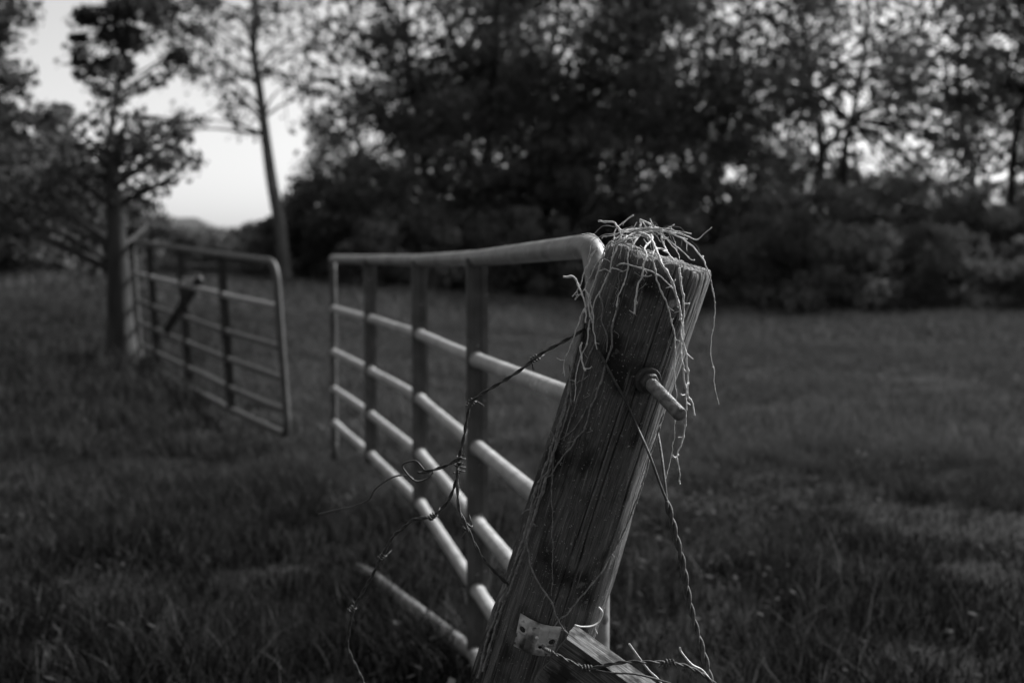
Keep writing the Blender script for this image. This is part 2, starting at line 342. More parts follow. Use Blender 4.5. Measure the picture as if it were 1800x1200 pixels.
# hinge that ties the gate's end tube to the bolt through the post
he = K1[-1] + np.array([0, 0, -.30]); hp = PT - U * .26 - E1 * .075
MB().tube(spline([he, (he + hp) / 2, hp], .02), .010, 10).tube(np.array([he + [0, 0, .04], he, he - [0, 0, .04]]), .031, 16).build('hinge', M['iron'], gate1)
# gate across the opening
TX, TD = 238, 12.2
K2 = [at(484, 460, 8.7), at(388, 448, 9.75), at(316, 437, 10.9), at(262, 430, 12.0), at(232, 426, 12.8)]
e2 = at(507, 774, 8.72) - K2[0]; dn0 = e2 / np.linalg.norm(e2)
D2 = [dn0] + [np.array([.055, 0, -1]) / np.linalg.norm([.055, 0, -1])] * 4
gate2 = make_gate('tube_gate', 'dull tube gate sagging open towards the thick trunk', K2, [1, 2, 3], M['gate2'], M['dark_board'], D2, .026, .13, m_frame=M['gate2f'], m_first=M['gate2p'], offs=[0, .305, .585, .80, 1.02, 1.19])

# ------------------------------------------------------------------ things behind the second gate
def plank(name, a, b, wv, tv, mat_, parent=None):
    a, b, wv, tv = map(np.asarray, (a, b, wv, tv)); V = []
    n = 8
    for t in np.linspace(0, 1, n):
        c = a + (b - a) * t
        for su, sv in ((-1, -1), (1, -1), (1, 1), (-1, 1)): V.append(c + wv * su + tv * sv)
    F = [[r * 4 + k, r * 4 + (k + 1) % 4, (r + 1) * 4 + (k + 1) % 4, (r + 1) * 4 + k] for r in range(n - 1) for k in range(4)] + [[3, 2, 1, 0], [4 * n - 4, 4 * n - 3, 4 * n - 2, 4 * n - 1]]
    o = mkobj(name, V, F, mat_, parent, smooth=False); return o
a, b = at(353, 489, 10.42), at(291, 584, 11.42); dl = (b - a) / np.linalg.norm(b - a); wv = np.cross(dl, [0, 1, 0]); wv /= np.linalg.norm(wv)
plank('brace', a, b, wv * .036, np.array([0, .02, 0]), M['dark_board'], gate2)
tb = at(338, 496, 10.72); tub = empty('feed_tub', tuple(tb - np.array([0, 0, .045]))); tag(tub, 'small pale tub hung on the second rail of the sagging gate', 'tub')
_a = np.arange(20) / 20 * 2 * np.pi; _v = []
for (h_, r_) in ((.045, .078), (.040, .082), (-.03, .068), (-.042, .060), (-.042, .001)): _v.append(np.stack([tb[0] + np.cos(_a) * r_, tb[1] + np.sin(_a) * r_ * .8, np.full(20, tb[2] + h_)], -1))
mkobj('body', np.vstack(_v), [[r_ * 20 + c_, (r_ + 1) * 20 + c_, (r_ + 1) * 20 + (c_ + 1) % 20, r_ * 20 + (c_ + 1) % 20] for r_ in range(4) for c_ in range(20)], M['pale_box'], tub)
_h = np.linspace(0, np.pi, 14); MB().tube(np.stack([tb[0] + np.cos(_h) * .08, np.full(14, tb[1]), tb[2] + .04 + np.sin(_h) * .05], -1), .004, 6).build('handle', M['iron'], tub)
# ------------------------------------------------------------------ bolt through the post
W0 = post_hit(1139, 669, .001); tip = at(1196, 729, 1.862); ax = tip - W0; bl = np.linalg.norm(ax); ax /= bl
wn = W0 - PT; wn = wn - U * wn.dot(U); wn /= np.linalg.norm(wn)          # outward normal of the post there
bolt = empty('threaded_bolt', tuple(W0)); tag(bolt, 'thick threaded bolt with washer and nut jutting from the post', 'bolt')
nax = .75 * wn + .25 * ax; nax /= np.linalg.norm(nax)
def disc_stack(c, n_, prof, seg=40):
    n_ = np.asarray(n_); u_ = np.cross(n_, [0, 0, 1]); u_ /= np.linalg.norm(u_); v_ = np.cross(n_, u_); V = []; a_ = np.arange(seg) / seg * 2 * np.pi
    for (h, r) in prof: V.append(c + n_ * h + (u_ * np.cos(a_)[:, None] + v_ * np.sin(a_)[:, None]) * r)
    j, i = np.meshgrid(np.arange(len(prof) - 1), np.arange(seg), indexing='ij'); i2 = (i + 1) % seg
    return np.vstack(V), np.stack([j * seg + i, j * seg + i2, (j + 1) * seg + i2, (j + 1) * seg + i], -1).reshape(-1, 4)
V, F = disc_stack(W0, nax, [(-.006, .0205), (.0022, .0212), (.0032, .0205), (.0034, .018), (.003, .0001)]); mkobj('washer', V, F, M['iron'], bolt)
V, F = disc_stack(W0 + nax * .003, nax, [(-.002, .0150), (.008, .0150), (.0095, .0138), (.0096, .0001)], 6); mkobj('nut', V, F, M['iron'], bolt, smooth=False)
rb = MB(); npt = 420; tt = np.linspace(-.03, bl, npt); rad_r = .0098 + .0006 * np.sin(tt / .0026 * 2 * np.pi); rad_r[-4:] -= np.array([.0003, .0009, .0016, .0024])
rb.tube(W0 + ax * tt[:, None], rad_r, 28).build('rod', M['steel'], bolt)

# ------------------------------------------------------------------ metal strap nailed low on the post
def strap():
    cx = [0, .018, .036, .054, .068]; Wd = .068; Hh = .058; th_ = .0012; V = []; F = []
    def addq(pts): b_ = len(V); V.extend(pts); F.append(list(range(b_, b_ + len(pts))))
    holes = [(.008, .034, .0048), (.058, .028, .0055), (.041, .016, .0030)]
    # vertical slices; a slice that holds a hole is cut round it
    cells = [(0, .016, holes[0]), (.016, .033, None), (.033, .049, holes[2]), (.049, .067, holes[1])]
    for (x0, x1, h) in cells:
        if h is None:
            for y0 in np.arange(0, Hh, Hh / 6): addq([(x0, y0, 0), (x1, y0, 0), (x1, y0 + Hh / 6, 0), (x0, y0 + Hh / 6, 0)])
            continue
        hx, hy, hr = h; s = (x1 - x0) / 2; y0, y1 = hy - s, hy + s
        for (ya, yb) in ((0, y0), (y1, Hh)):
            n = max(1, int((yb - ya) / .01))
            for k in range(n): addq([(x0, ya + (yb - ya) * k / n, 0), (x1, ya + (yb - ya) * k / n, 0), (x1, ya + (yb - ya) * (k + 1) / n, 0), (x0, ya + (yb - ya) * (k + 1) / n, 0)])
        m_ = 24; xc = (x0 + x1) / 2
        for k in range(m_):
            a0, a1 = 2 * math.pi * k / m_, 2 * math.pi * (k + 1) / m_
            def sq(a): c_, s2 = math.cos(a), math.sin(a); f = s / max(abs(c_), abs(s2)); return (xc + c_ * f, hy + s2 * f, 0)
            addq([(hx + math.cos(a0) * hr, hy + math.sin(a0) * hr, 0), sq(a0), sq(a1), (hx + math.cos(a1) * hr, hy + math.sin(a1) * hr, 0)])
    return V, F
sroot = empty('metal_strap', tuple(post_hit(950, 1112, .004))); tag(sroot, 'small galvanised metal strap with nail holes bent round the post foot', 'metal strap')
V, F = strap(); Q = []
for (x_, y_, _) in V:       # x runs along the strap to the right, y up; bent round the post by aiming at its side
    u_, v_ = x_ / .067, y_ / .058
    tl, tr, bl_, br = np.array([915, 1077]), np.array([988, 1101]), np.array([903, 1134]), np.array([972, 1152])
    p_ = (tl * (1 - u_) + tr * u_) * v_ + (bl_ * (1 - u_) + br * u_) * (1 - v_); p_ = p_ + np.array([0, 7 * math.sin(u_ * math.pi)])
    Q.append(post_hit(p_[0], p_[1], .0065 + .002 * math.sin(u_ * 5)))
so_ = mkobj('plate', Q, F, M['zinc'], sroot, smooth=True)
md = so_.modifiers.new('weld', 'WELD'); md.merge_threshold = .00002
md = so_.modifiers.new('thick', 'SOLIDIFY'); md.thickness = .0014; md.offset = 0
for (x_, y_) in ((944, 1120), (925, 1143)):
    c_ = post_hit(x_, y_, .0075); n_ = c_ - PT; n_ = n_ - U * n_.dot(U); n_ /= np.linalg.norm(n_)
    if y_ < 1130:
        V, F = disc_stack(c_, n_, [(-.004, .0026), (.0008, .003), (.0016, .0024), (.0019, .0001)], 16); mkobj('nail_head', V, F, M['nail'], sroot)

# ------------------------------------------------------------------ brace board nailed to the post
c0 = at(996, 1122, 1.905); c1 = at(940, 1200, 1.90)        # sawn end, top corner and lower corner
far = at(996 + 150 * 6.5, 1122 + 108 * 6.5, 1.80)          # runs down to the right into the grass
ld = far - c0; ld /= np.linalg.norm(ld); wd_ = (c1 - c0); wd_ -= ld * wd_.dot(ld); wl = np.linalg.norm(wd_) * 1.25; wd_ /= np.linalg.norm(wd_)
tk_ = np.cross(ld, wd_); tk_ *= np.sign(tk_[1]); TKN = .044
ca_, sa_ = math.cos(R(28)), math.sin(R(28)); wd_, tk_ = wd_ * ca_ + tk_ * sa_, tk_ * ca_ - wd_ * sa_; wl *= 1.1
LEN = min((c0[2] + .1) / -ld[2], 1.6)
nl, nw, nt_ = 160, 22, 9; V = []; UVs = []
prof = [(0, k / nt_) for k in range(nt_)] + [(k / nw, 1) for k in range(nw)] + [(1, 1 - k / nt_) for k in range(nt_)] + [(1 - k / nw, 0) for k in range(nw)]
npf = len(prof)
for li in range(nl):
    l = LEN * (li / (nl - 1)) ** 1.25
    for pi_, (a_, b_) in enumerate(prof):
        per = pi_ / npf
        dz = (float(vnoise(per * 90, l * 9, 61)) - .5) * .003 + (float(vnoise(per * 30, l * 25, 62)) - .5) * .003
        ex = (float(vnoise(per * 60, 0, 64)) - .5) * .006 if li == 0 else 0
        aa = a_ * wl + (dz if a_ in (0, 1) else 0); bb = b_ * TKN + (dz if b_ in (0, 1) else 0)
        tilt = tk_ * .80 + np.array([0, 0, .0])
        V.append(c0 + ld * (l + ex) + wd_ * aa + tk_ * bb); UVs.append((l, per * .3))
F = [[r * npf + k, r * npf + (k + 1) % npf, (r + 1) * npf + (k + 1) % npf, (r + 1) * npf + k] for r in range(nl - 1) for k in range(npf)]
F += [list(range(npf))[::-1], list(range((nl - 1) * npf, nl * npf))]
bo = mkobj('brace_board', V, F, M['board'], None, uv=UVs, smooth=False); tag(bo, 'splintery wooden brace board slanting down from the foot of the post', 'board')

# ------------------------------------------------------------------ dry vine over the post
vrng = np.random.default_rng(4)
vine = empty('dry_vine', tuple(PT + U * .03)); tag(vine, 'tangle of pale dry vine stems heaped over the post top', 'vine')
def strand(pts, r, off=.004, m='vine', name='stem', parent=None, jitter=True, knots=True, n=8, taper=.55, off2=None):
    k = len(pts); offs = np.linspace(off, off if off2 is None else off2, k) if not isinstance(off, (list, tuple)) else off
    Q = np.array([post_hit(x, y, o) for (x, y), o in zip(pts, offs)])
    Pn = spline(Q, .0022); L_ = np.r_[0, np.cumsum(np.linalg.norm(np.diff(Pn, axis=0), axis=1))]
    if jitter: Pn = Pn + np.stack([fbm(L_ * 55 + vrng.uniform(0, 99), L_ * 0 + i, i, 3) - .5 for i in range(3)], -1) * .0048
    rr = r * (1 - (1 - taper) * L_ / L_[-1]) * (1 + .18 * (fbm(L_ * 160, L_ * 0, int(vrng.integers(99)), 2) - .5))
    mb = MB()
    nodes = []
    if knots:
        x = vrng.uniform(.008, .02)
        while x < L_[-1]:
            i = int(np.searchsorted(L_, x)); i = min(i, len(Pn) - 2); nodes.append(i)
            rr = rr + r * .55 * np.exp(-((L_ - L_[i]) / (r * 1.3)) ** 2); x += vrng.uniform(.018, .04)
        rr = rr + r * .3 * np.exp(-((L_ - L_[-1]) / (r * 1.5)) ** 2)
    mb.tube(Pn, rr, n)
    for i in nodes:                       # short buds and broken tendrils at the nodes
        if vrng.random() < .75:
            d = vrng.normal(size=3); d -= (Pn[i + 1] - Pn[i]) * 0; d /= np.linalg.norm(d); d = d + E1 * .5; d /= np.linalg.norm(d)
            ln = r * vrng.uniform(2.2, 4.5) if vrng.random() < .75 else r * vrng.uniform(6, 11)
            e = Pn[i] + d * ln; mid = Pn[i] + d * ln * .6 + vrng.normal(size=3) * r * .6
            mb.tube(spline([Pn[i], mid, e], .002), np.linspace(r * .6, r * .35, len(spline([Pn[i], mid, e], .002))), 6)
    return mb.build(name, M[m], parent or vine)
PXM = 1.92 / FPX
def S_(pts, rpx, off=.004, **k): return strand(pts, rpx * .9 * PXM, off, **k)
S_([(1052.5,389),(1070,391),(1081,392),(1087,399),(1095,406),(1103,406),(1123,403),(1147,401),(1173,402),(1195,406),(1215,412)], 2.1, .02)
S_([(1113,378),(1088,398),(1082,408),(1077,425)], 1.6, .0)
S_([(1021,411),(1039,410),(1052,420),(1060,435)], 1.3, .02)
S_([(1057,420),(1059,416),(1073,414),(1095,409),(1118,404)], 1.5, .02)
S_([(1120,405),(1097,408),(1088,423),(1080,443),(1074,458),(1071,475)], 2.3, .012)
S_([(1052,475),(1062,474),(1070,477),(1075,479)], 1.3, .012); S_([(1072,470),(1082,472),(1093,477)], 1.2, .012)
S_([(1080,427),(1073,425),(1063,438),(1055,460),(1047,490),(1038,515),(1035,545),(1041,562)], 1.9, .01)
S_([(1052,434),(1048,439),(1038,450),(1033,465),(1027,483),(1022,500),(1014,512),(1007,521)], 1.7, .012)
S_([(1063,445),(1060,453),(1047,468),(1035,490),(1025,512),(1010,527)], 1.7, .016)
S_([(991,485),(1000,486),(1010,487),(1018,503),(1027,528),(1029,545),(1031,566)], 2.2, .02)
S_([(1028,507),(1037,527),(1042,550),(1043,570),(1047,600),(1049,615)], 1.7, .008)
S_([(1070,478),(1068,483),(1057,508),(1047,525),(1042,550),(1040,566)], 1.8, .006)
S_([(1130,411),(1127,412),(1118,423),(1108,438),(1104,450),(1103,480),(1095,503),(1087,523),(1082,550),(1078,566)], 1.9, .004)
S_([(1087,523),(1086,540),(1079,564),(1074,582),(1075,608),(1065,637),(1059,665),(1050,685),(1040,712),(1033,734),(1028,755),(1012,773),(996,795),(977,821),(967,835),(945,848),(932,880)], 2.1, .0025, m='vine_bark')
S_([(1033,715),(1015,744),(999,763),(985,773)], 1.5, .002, m='vine_bark')
S_([(1143,414),(1147,420),(1137,432),(1133,440),(1135,450),(1132,467),(1130,485),(1120,503),(1117,532),(1114,552)], 2.1, .016, taper=.8)
S_([(1114,551),(1111,550),(1107,547)], 1.1, .016); S_([(1131,485),(1137,486),(1144,485)], 1.1, .014); S_([(1134,438),(1129,437),(1126,433)], 1.0, .014)
S_([(1122,409),(1130,412),(1143,420),(1153,437),(1158,450),(1168,473),(1183,497),(1190,520),(1197,550),(1201,573),(1201,600),(1207,628),(1209,654),(1208,692),(1215,705),(1222,729)], 2.6, .012, off2=.03)
S_([(1172,443),(1168,438),(1160,436),(1150,442),(1147,453),(1152,473),(1155,495),(1168,520),(1175,545),(1180,568),(1185,584),(1187,608),(1185,640),(1184,650)], 1.9, .012)
S_([(1085,468),(1093,465),(1112,467),(1135,473),(1153,483),(1165,488),(1180,505),(1190,520),(1196,545),(1193,562)], 1.7, .006, off2=.014)
S_([(1140,403),(1157,401),(1163,412),(1168,432),(1177,450),(1182,457)], 2.3, .008)
S_([(1160,404),(1177,410),(1193,418),(1213,430),(1225,443),(1235,455),(1240,467),(1247,485),(1252,508),(1255,523)], 1.8, .01, knots=False)
S_([(1252,508),(1255,523),(1256,545),(1253,571),(1250,619),(1255,657),(1263,712)], 1.0, .02)
S_([(1235,455),(1236,449),(1232,450)], 1.2, .01)
S_([(1150,404),(1172,420),(1188,432),(1203,445),(1213,455),(1222,457)], 1.6, .0)
S_([(1150,405),(1188,410),(1208,417),(1223,421),(1237,413),(1250,400)], 1.6, .0)
S_([(1173,402),(1180,398),(1187,394)], 1.5, .0); S_([(1163,402),(1185,412),(1208,421)], 1.3, -.01)
S_([(1127,386),(1126,393),(1123,402)], 2.0, .01); S_([(1126,386),(1132,388),(1137,390),(1145,398),(1143,403)], 2.2, .01); S_([(1128,387),(1137,402)], 1.6, .0)
S_([(1144,386),(1147,392),(1150,398)], 1.1, -.02); S_([(1120,390),(1112,401),(1108,408)], 1.1, -.03)
S_([(1078,428),(1095,420),(1113,408),(1138,402),(1160,404)], 1.8, .016); S_([(1082,432),(1100,422),(1118,417),(1138,409),(1163,407),(1188,410)], 1.9, .012)
S_([(1090,426),(1104,418),(1122,407),(1140,407)], 1.5, .004); S_([(1138,405),(1152,412),(1162,425)], 1.2, .006); S_([(1164,408),(1170,420),(1187,440),(1196,460)], 1.0, .006)
S_([(1100,440),(1098,455),(1095,470),(1088,480)], 1.2, .003, m='vine_bark'); S_([(1088,482),(1086,510),(1078,540)], 1.2, .002, m='vine_bark')
S_([(1193,472),(1197,493),(1200,520),(1202,553),(1198,575),(1198,600),(1199,628),(1202,659),(1205,687),(1206,716),(1201,766),(1191,796),(1192,820),(1195,849)], 2.0, .02, off2=.05)
S_([(1192,797),(1187,802),(1183,801)], 1.8, .05); S_([(1206,694),(1200,695),(1196,693)], 1.6, .03); S_([(1208,706),(1212,711)], 1.5, .03); S_([(1203,533),(1207,534),(1212,533)], 1.2, .016)
S_([(1187,610),(1186,650),(1186,680),(1189,704),(1187,748),(1181,800),(1169,842)], 1.0, .014, off2=.03)
S_([(1030,540),(1026,547),(1024,577),(1013,619),(1007,650),(998,696),(985,742),(970,790),(955,830),(940,870),(925,930),(905,990),(880,1060),(855,1130),(840,1190)], 3.2, .003, m='vine_bark', taper=.9)
S_([(1020,600),(1008,640),(1000,690),(990,730),(972,795),(962,830),(946,850)], 2.6, .005, m='vine_bark', taper=.9); S_([(962,830),(948,880),(930,940),(915,985),(893,1040),(868,1110),(850,1180)], 2.8, .004, m='vine_bark', taper=.9)
S_([(1038,560),(1035,571),(1032,608),(1024,622),(1015,654),(1010,705)], 1.6, .005); S_([(1024,600),(1020,620),(1029,652)], 1.9, .016, taper=.8)
S_([(1030,540),(1026,545),(1015,577),(998,619),(992,632),(993,659)], 1.4, .02); S_([(992,632),(984,633),(978,630)], 1.0, .02)
S_([(1056,520),(1059,540),(1059,567),(1067,588),(1066,617)], 1.5, .004, m='vine_bark')
S_([(974,767),(972,830),(971,888),(971,960),(971,1017),(969,1046)], 1.3, .002, m='vine_bark')
S_([(925,950),(927,965),(938,1009),(967,1053),(985,1097),(1007,1123),(1044,1156),(1084,1193),(1120,1230)], 1.7, .004, off2=.03, m='vine_bark', taper=.8)
S_([(1166,726),(1162,736),(1154,768),(1144,796),(1139,822),(1121,874),(1103,921),(1084,958),(1051,1013),(1007,1068),(985,1086),(974,1101)], 1.8, .003, m='vine_bark', taper=.8)
S_([(1046,600),(1030,640),(1018,690),(1004,735),(990,775)], 1.7, .003, m='vine_bark'); S_([(1000,640),(1004,690),(994,740),(980,780),(966,826),(952,872),(934,920)], 1.8, .004, m='vine_bark'); S_([(955,835),(938,890),(922,950),(900,1005),(885,1060),(872,1090)], 1.7, .005, m='vine_bark'); S_([(1160,745),(1140,800),(1128,850)], 1.0, .005); 
for k in range(12):       # fine rootlets clinging to the wood
    x0 = vrng.uniform(1015, 1150); y0 = vrng.uniform(470, 900); x0 -= (y0 - 470) * .3 * .75
    pts = [(x0, y0)]
    for _ in range(3): pts.append((pts[-1][0] + vrng.normal(0, 5), pts[-1][1] + vrng.uniform(2, 7)))
    S_(pts, .35, .0012, m='vine', name='rootlet', knots=False, n=6)
for k in range(30):
    a0 = vrng.uniform(-1.9, 1.9); ln = vrng.uniform(25, 75); x0, y0 = 1128 + vrng.normal(0, 22), 408 + vrng.normal(0, 5)
    pts = [(x0, y0), (x0 + math.sin(a0) * ln * .45, y0 - 6 + abs(a0) * 5), (x0 + math.sin(a0) * ln * .85, y0 + abs(a0) * 10 + vrng.normal(0, 5)), (x0 + math.sin(a0) * ln + vrng.normal(0, 5), y0 + 8 + abs(a0) * 22 + vrng.normal(0, 8))]
    S_(pts, vrng.uniform(.4, .9), vrng.uniform(.0, .02), name='tendril', m='vine' if k % 3 else 'vine_bark', n=6, knots=k % 2 == 0)
cd = empty('pale_cord', tuple(post_hit(1040, 1100, .02))); tag(cd, 'short pale curled strip of cord behind the brace board', 'cord')
S_([(1053,1067),(1059,1076),(1054,1090),(1042,1099),(1024,1101),(1010,1098)], 2.0, .012, m='cord', name='strip', parent=cd, knots=False, jitter=False, taper=.9)
S_([(1052,1092),(1046,1103),(1050,1113)], 1.6, .012, m='cord', name='strip', parent=cd, knots=False, jitter=False)
# thin dry stems standing in front of the brace board
for k, (pts, lab) in enumerate([([(1106,1131),(1124,1156),(1142,1179),(1160,1197)], 'short dry stalk poking up beside the brace board'), ([(1195,1138),(1198,1146),(1216,1167),(1239,1182)], 'thin dry stalk touching the end of the twisted wire')]):
    Q = [at(x, y, 1.86 + .02 * i) for i, (x, y) in enumerate(pts)]
    x1, y1 = pts[-1]; Q += [at(x1 + 28, y1 + 50, 1.93), at(x1 + 50, y1 + 150, 1.94), at(x1 + 70, y1 + 400, 1.96), at(x1 + 80, 2060, 1.98)]
    Pn = spline(Q, .006); o = MB().tube(Pn, np.linspace(1.7 * PXM, 2.4 * PXM, len(Pn)), 7).build('dry_stalk', M['vine'], None); tag(o, lab, 'stalk')

# ------------------------------------------------------------------ wires
def twisted(P, r, pitch, name='strand', parent=None, m='wire', gap=1.0, ph=0):
    Pn = spline(P, .003); T, N, B = frames(Pn); L_ = np.r_[0, np.cumsum(np.linalg.norm(np.diff(Pn, axis=0), axis=1))]
    for s in (0, math.pi):
        a_ = L_ / pitch * 2 * math.pi + s + ph
        MB().tube(Pn + (N * np.cos(a_)[:, None] + B * np.sin(a_)[:, None]) * r * gap, r, 8).build(name, M[m], parent)
    return Pn
def barb(c, t, r, parent, sz=.011, seed=0):
    g = np.random.default_rng(seed); t = t / np.linalg.norm(t); u_ = np.cross(t, [.3, .5, .8]); u_ /= np.linalg.norm(u_); v_ = np.cross(t, u_)
    a_ = np.linspace(0, 6 * np.pi, 44); P = c + t * np.linspace(-.007, .007, 44)[:, None] + (u_ * np.cos(a_)[:, None] + v_ * np.sin(a_)[:, None]) * r * 3.0
    mb = MB().tube(P, r * 1.0, 6)
    for i, sgn in ((0, -1), (-1, 1)):
        d = (u_ * g.normal() + v_ * g.normal()); d /= np.linalg.norm(d); d = d + t * sgn * .4; d /= np.linalg.norm(d)
        mb.tube(np.array([P[i], P[i] + d * sz * .6, P[i] + d * sz]), np.array([r * .8, r * .75, r * .25]), 6)
    mb.build('barb', M['wire'], parent)
bw_ = empty('barbed_wire', tuple(at(808, 815, 2.05))); tag(bw_, 'rusty barbed wire sagging from the post to a knot in front of the gate', 'barbed wire')
WR = 1.75 * PXM
def pl(pts, d0, d1): return [at(x, y, d0 + (d1 - d0) * i / (len(pts) - 1)) for i, (x, y) in enumerate(pts)]
st = post_hit(1026, 578, .002)
A1 = [st] + pl([(1018,584),(985,603),(957,618),(940,630),(915,650),(880,672),(850,690),(828,708),(820,740),(815,770),(808,800),(807,818)], 2.0, 2.06)
twisted(A1, WR, .045, parent=bw_)
for k, (x, y, d) in enumerate([(940, 630, 2.02), (828, 707, 2.045), (760, 907, 2.10), (671, 978, 2.2), (618, 1070, 2.26), (821, 926, 2.07)]):
    barb(at(x, y, d), np.array([-.7, .1, -.6 if k else -.4]), WR, bw_, .019, k)
# the knot: many turns
a_ = np.linspace(0, 9 * np.pi, 120); kc = at(808, 812, 2.06)
MB().tube(kc + np.stack([np.cos(a_) * .007 + .003 * np.sin(a_ * .37), np.sin(a_) * .007, np.linspace(.012, -.018, 120)], -1), WR * .8, 7).build('knot', M['wire'], bw_)
A2 = pl([(811,803),(790,815),(767,824),(745,829),(735,830)], 2.05, 2.07); twisted(A2, WR, .05, parent=bw_)
MB().tube(spline(pl([(746,826),(733,811),(724,810),(709,815),(710,825),(730,845),(752,840),(762,828)], 2.06, 2.09), .003), WR, 7).build('strand', M['wire'], bw_)
MB().tube(spline(pl([(728,843),(717,836),(691,838),(660,859),(648,878),(620,890),(595,895),(560,903)], 2.08, 2.5), .003), WR * .9, 7).build('strand', M['wire'], bw_)
A3 = pl([(807,826),(798,856),(786,882),(760,907),(729,912),(705,930),(691,943),(671,978),(655,1010),(640,1035),(622,1070),(613,1110),(612,1140),(635,1190),(655,1240)], 2.06, 2.34)
twisted(A3, WR, .05, parent=bw_)
A4 = pl([(804,818),(804,850),(807,893),(821,926),(840,966),(859,993)], 2.06, 2.03) + [post_hit(892, 1026, .003)]; twisted(A4, WR, .05, parent=bw_)
# guy wire, two strands that meet and twist
gw = empty('twisted_wire', tuple(at(1240, 1175, 1.98))); tag(gw, 'smooth twisted wire running from the post down to the ground on the open field side', 'wire')
J = at(1172, 880, 1.93)
wa = [post_hit(x, y, .003) for (x, y) in ((1030, 555), (1048, 605), (1065, 640), (1082, 672), (1098, 700), (1120, 750))] + [at(1140, 795, 1.925), at(1160, 850, 1.925), J]
MB().tube(spline(wa, .004), 2.4 * PXM, 10).build('strand', M['wire'], gw)
wb = [at(1120, 640, 2.12), at(1150, 735, 2.06), at(1157, 765, 2.02), at(1163, 800, 1.98), at(1168, 840, 1.945), J]
MB().tube(spline(wb, .004), 2.4 * PXM, 10).build('strand', M['wire'], gw)
lowp = [J, at(1180, 910, 1.93), at(1190, 950, 1.93), at(1200, 990, 1.93), at(1210, 1050, 1.93), at(1222, 1100, 1.93), at(1237, 1150, 1.93), at(1246, 1185, 1.93), at(1275, 1300, 1.93), at(1330, 1520, 1.94), at(1400, 1800, 1.95), at(1450, 2030, 1.96)]
twisted(lowp, 3.3 * PXM, .052, parent=gw, gap=1.0)
b3 = empty('barbed_wire', tuple(at(1100, 1163, 1.86))); tag(b3, 'barbed wire strand lying across the brace board', 'barbed wire')
A5 = [post_hit(955, 1138, .012), at(971, 1146, 1.885), at(999, 1161, 1.88), at(1030, 1174, 1.875), at(1050, 1172, 1.87), at(1075, 1166, 1.86), at(1101, 1163, 1.85), at(1139, 1163, 1.85), at(1173, 1164, 1.86), at(1203, 1169, 1.87), at(1229, 1181, 1.88), at(1249, 1195, 1.89), at(1290, 1230, 1.9), at(1350, 1290, 1.9)]
twisted(A5, WR, .04, parent=b3); barb(at(1031, 1174, 1.875), np.array([1, 0, -.1]), WR, b3, .016, 8); barb(at(1175, 1164, 1.86), np.array([1, 0, 0]), WR, b3, .018, 9)
A6 = [at(1040, 1176, 1.878), at(1075, 1182, 1.86), at(1116, 1184, 1.86), at(1160, 1195, 1.87), at(1210, 1215, 1.88), at(1290, 1270, 1.9)]
MB().tube(spline(A6, .004), WR, 7).build('strand', M['wire'], b3)

# ------------------------------------------------------------------ trees
def leaf_cloud(cent, rad3, count, size, g, flat=.8):
    """one bent diamond leaf (2 triangles) for each of count points in an ellipsoid"""
    d = g.normal(size=(count, 3)); d /= np.linalg.norm(d, axis=1)[:, None]; r = g.random(count) ** .45
    p = cent + d * r[:, None] * rad3
    a_ = g.normal(size=(count, 3)); a_ /= np.linalg.norm(a_, axis=1)[:, None]
    b_ = g.normal(size=(count, 3)); b_ -= a_ * (a_ * b_).sum(1)[:, None]; b_ /= np.linalg.norm(b_, axis=1)[:, None]
    s = size * g.uniform(.6, 1.4, count)[:, None]; c_ = np.cross(a_, b_)
    V = np.stack([p - a_ * s, p + b_ * s * .55 + c_ * s * .15, p + a_ * s, p - b_ * s * .55 + c_ * s * .15], 1)
    return V.reshape(-1, 3), np.repeat(np.clip(g.normal(.5, .2, count), 0, 1), 4)
class Crown:
    def __init__(s): s.V = []; s.T = []
    def add(s, V, T): s.V.append(V); s.T.append(T)
    def build(s, name, m, parent):
        V = np.vstack(s.V); n = len(V) // 4; return mkobj(name, V, np.arange(n * 4).reshape(n, 4), m, parent, smooth=False, tint=np.concatenate(s.T))
def branches(mb, trunk, trad, centres, g, r_end=.012, sides=5):
    """limbs from the trunk polyline out to each clump"""
    L_ = np.r_[0, np.cumsum(np.linalg.norm(np.diff(trunk, axis=0), axis=1))]
    for c in centres:
        dist = np.linalg.norm(trunk - c, axis=1); hz = np.linalg.norm((trunk - c)[:, :2], axis=1)
        i = int(np.argmin(np.abs(trunk[:, 2] - (c[2] - hz * .55)) + 0 * dist)); i = min(max(i, int(.42 * len(trunk))), len(trunk) - 2)
        a = trunk[i]; mid = a + (c - a) * .5 + np.array([g.normal(0, .2), g.normal(0, .2), np.linalg.norm(c - a) * .06])
        P = spline([a, mid, c], max(.3, np.linalg.norm(c - a) / 6)); r0 = min(trad[i] * .5, .02 + np.linalg.norm(c - a) * .018)
        mb.tube(P, np.linspace(r0, r_end, len(P)), sides, False)
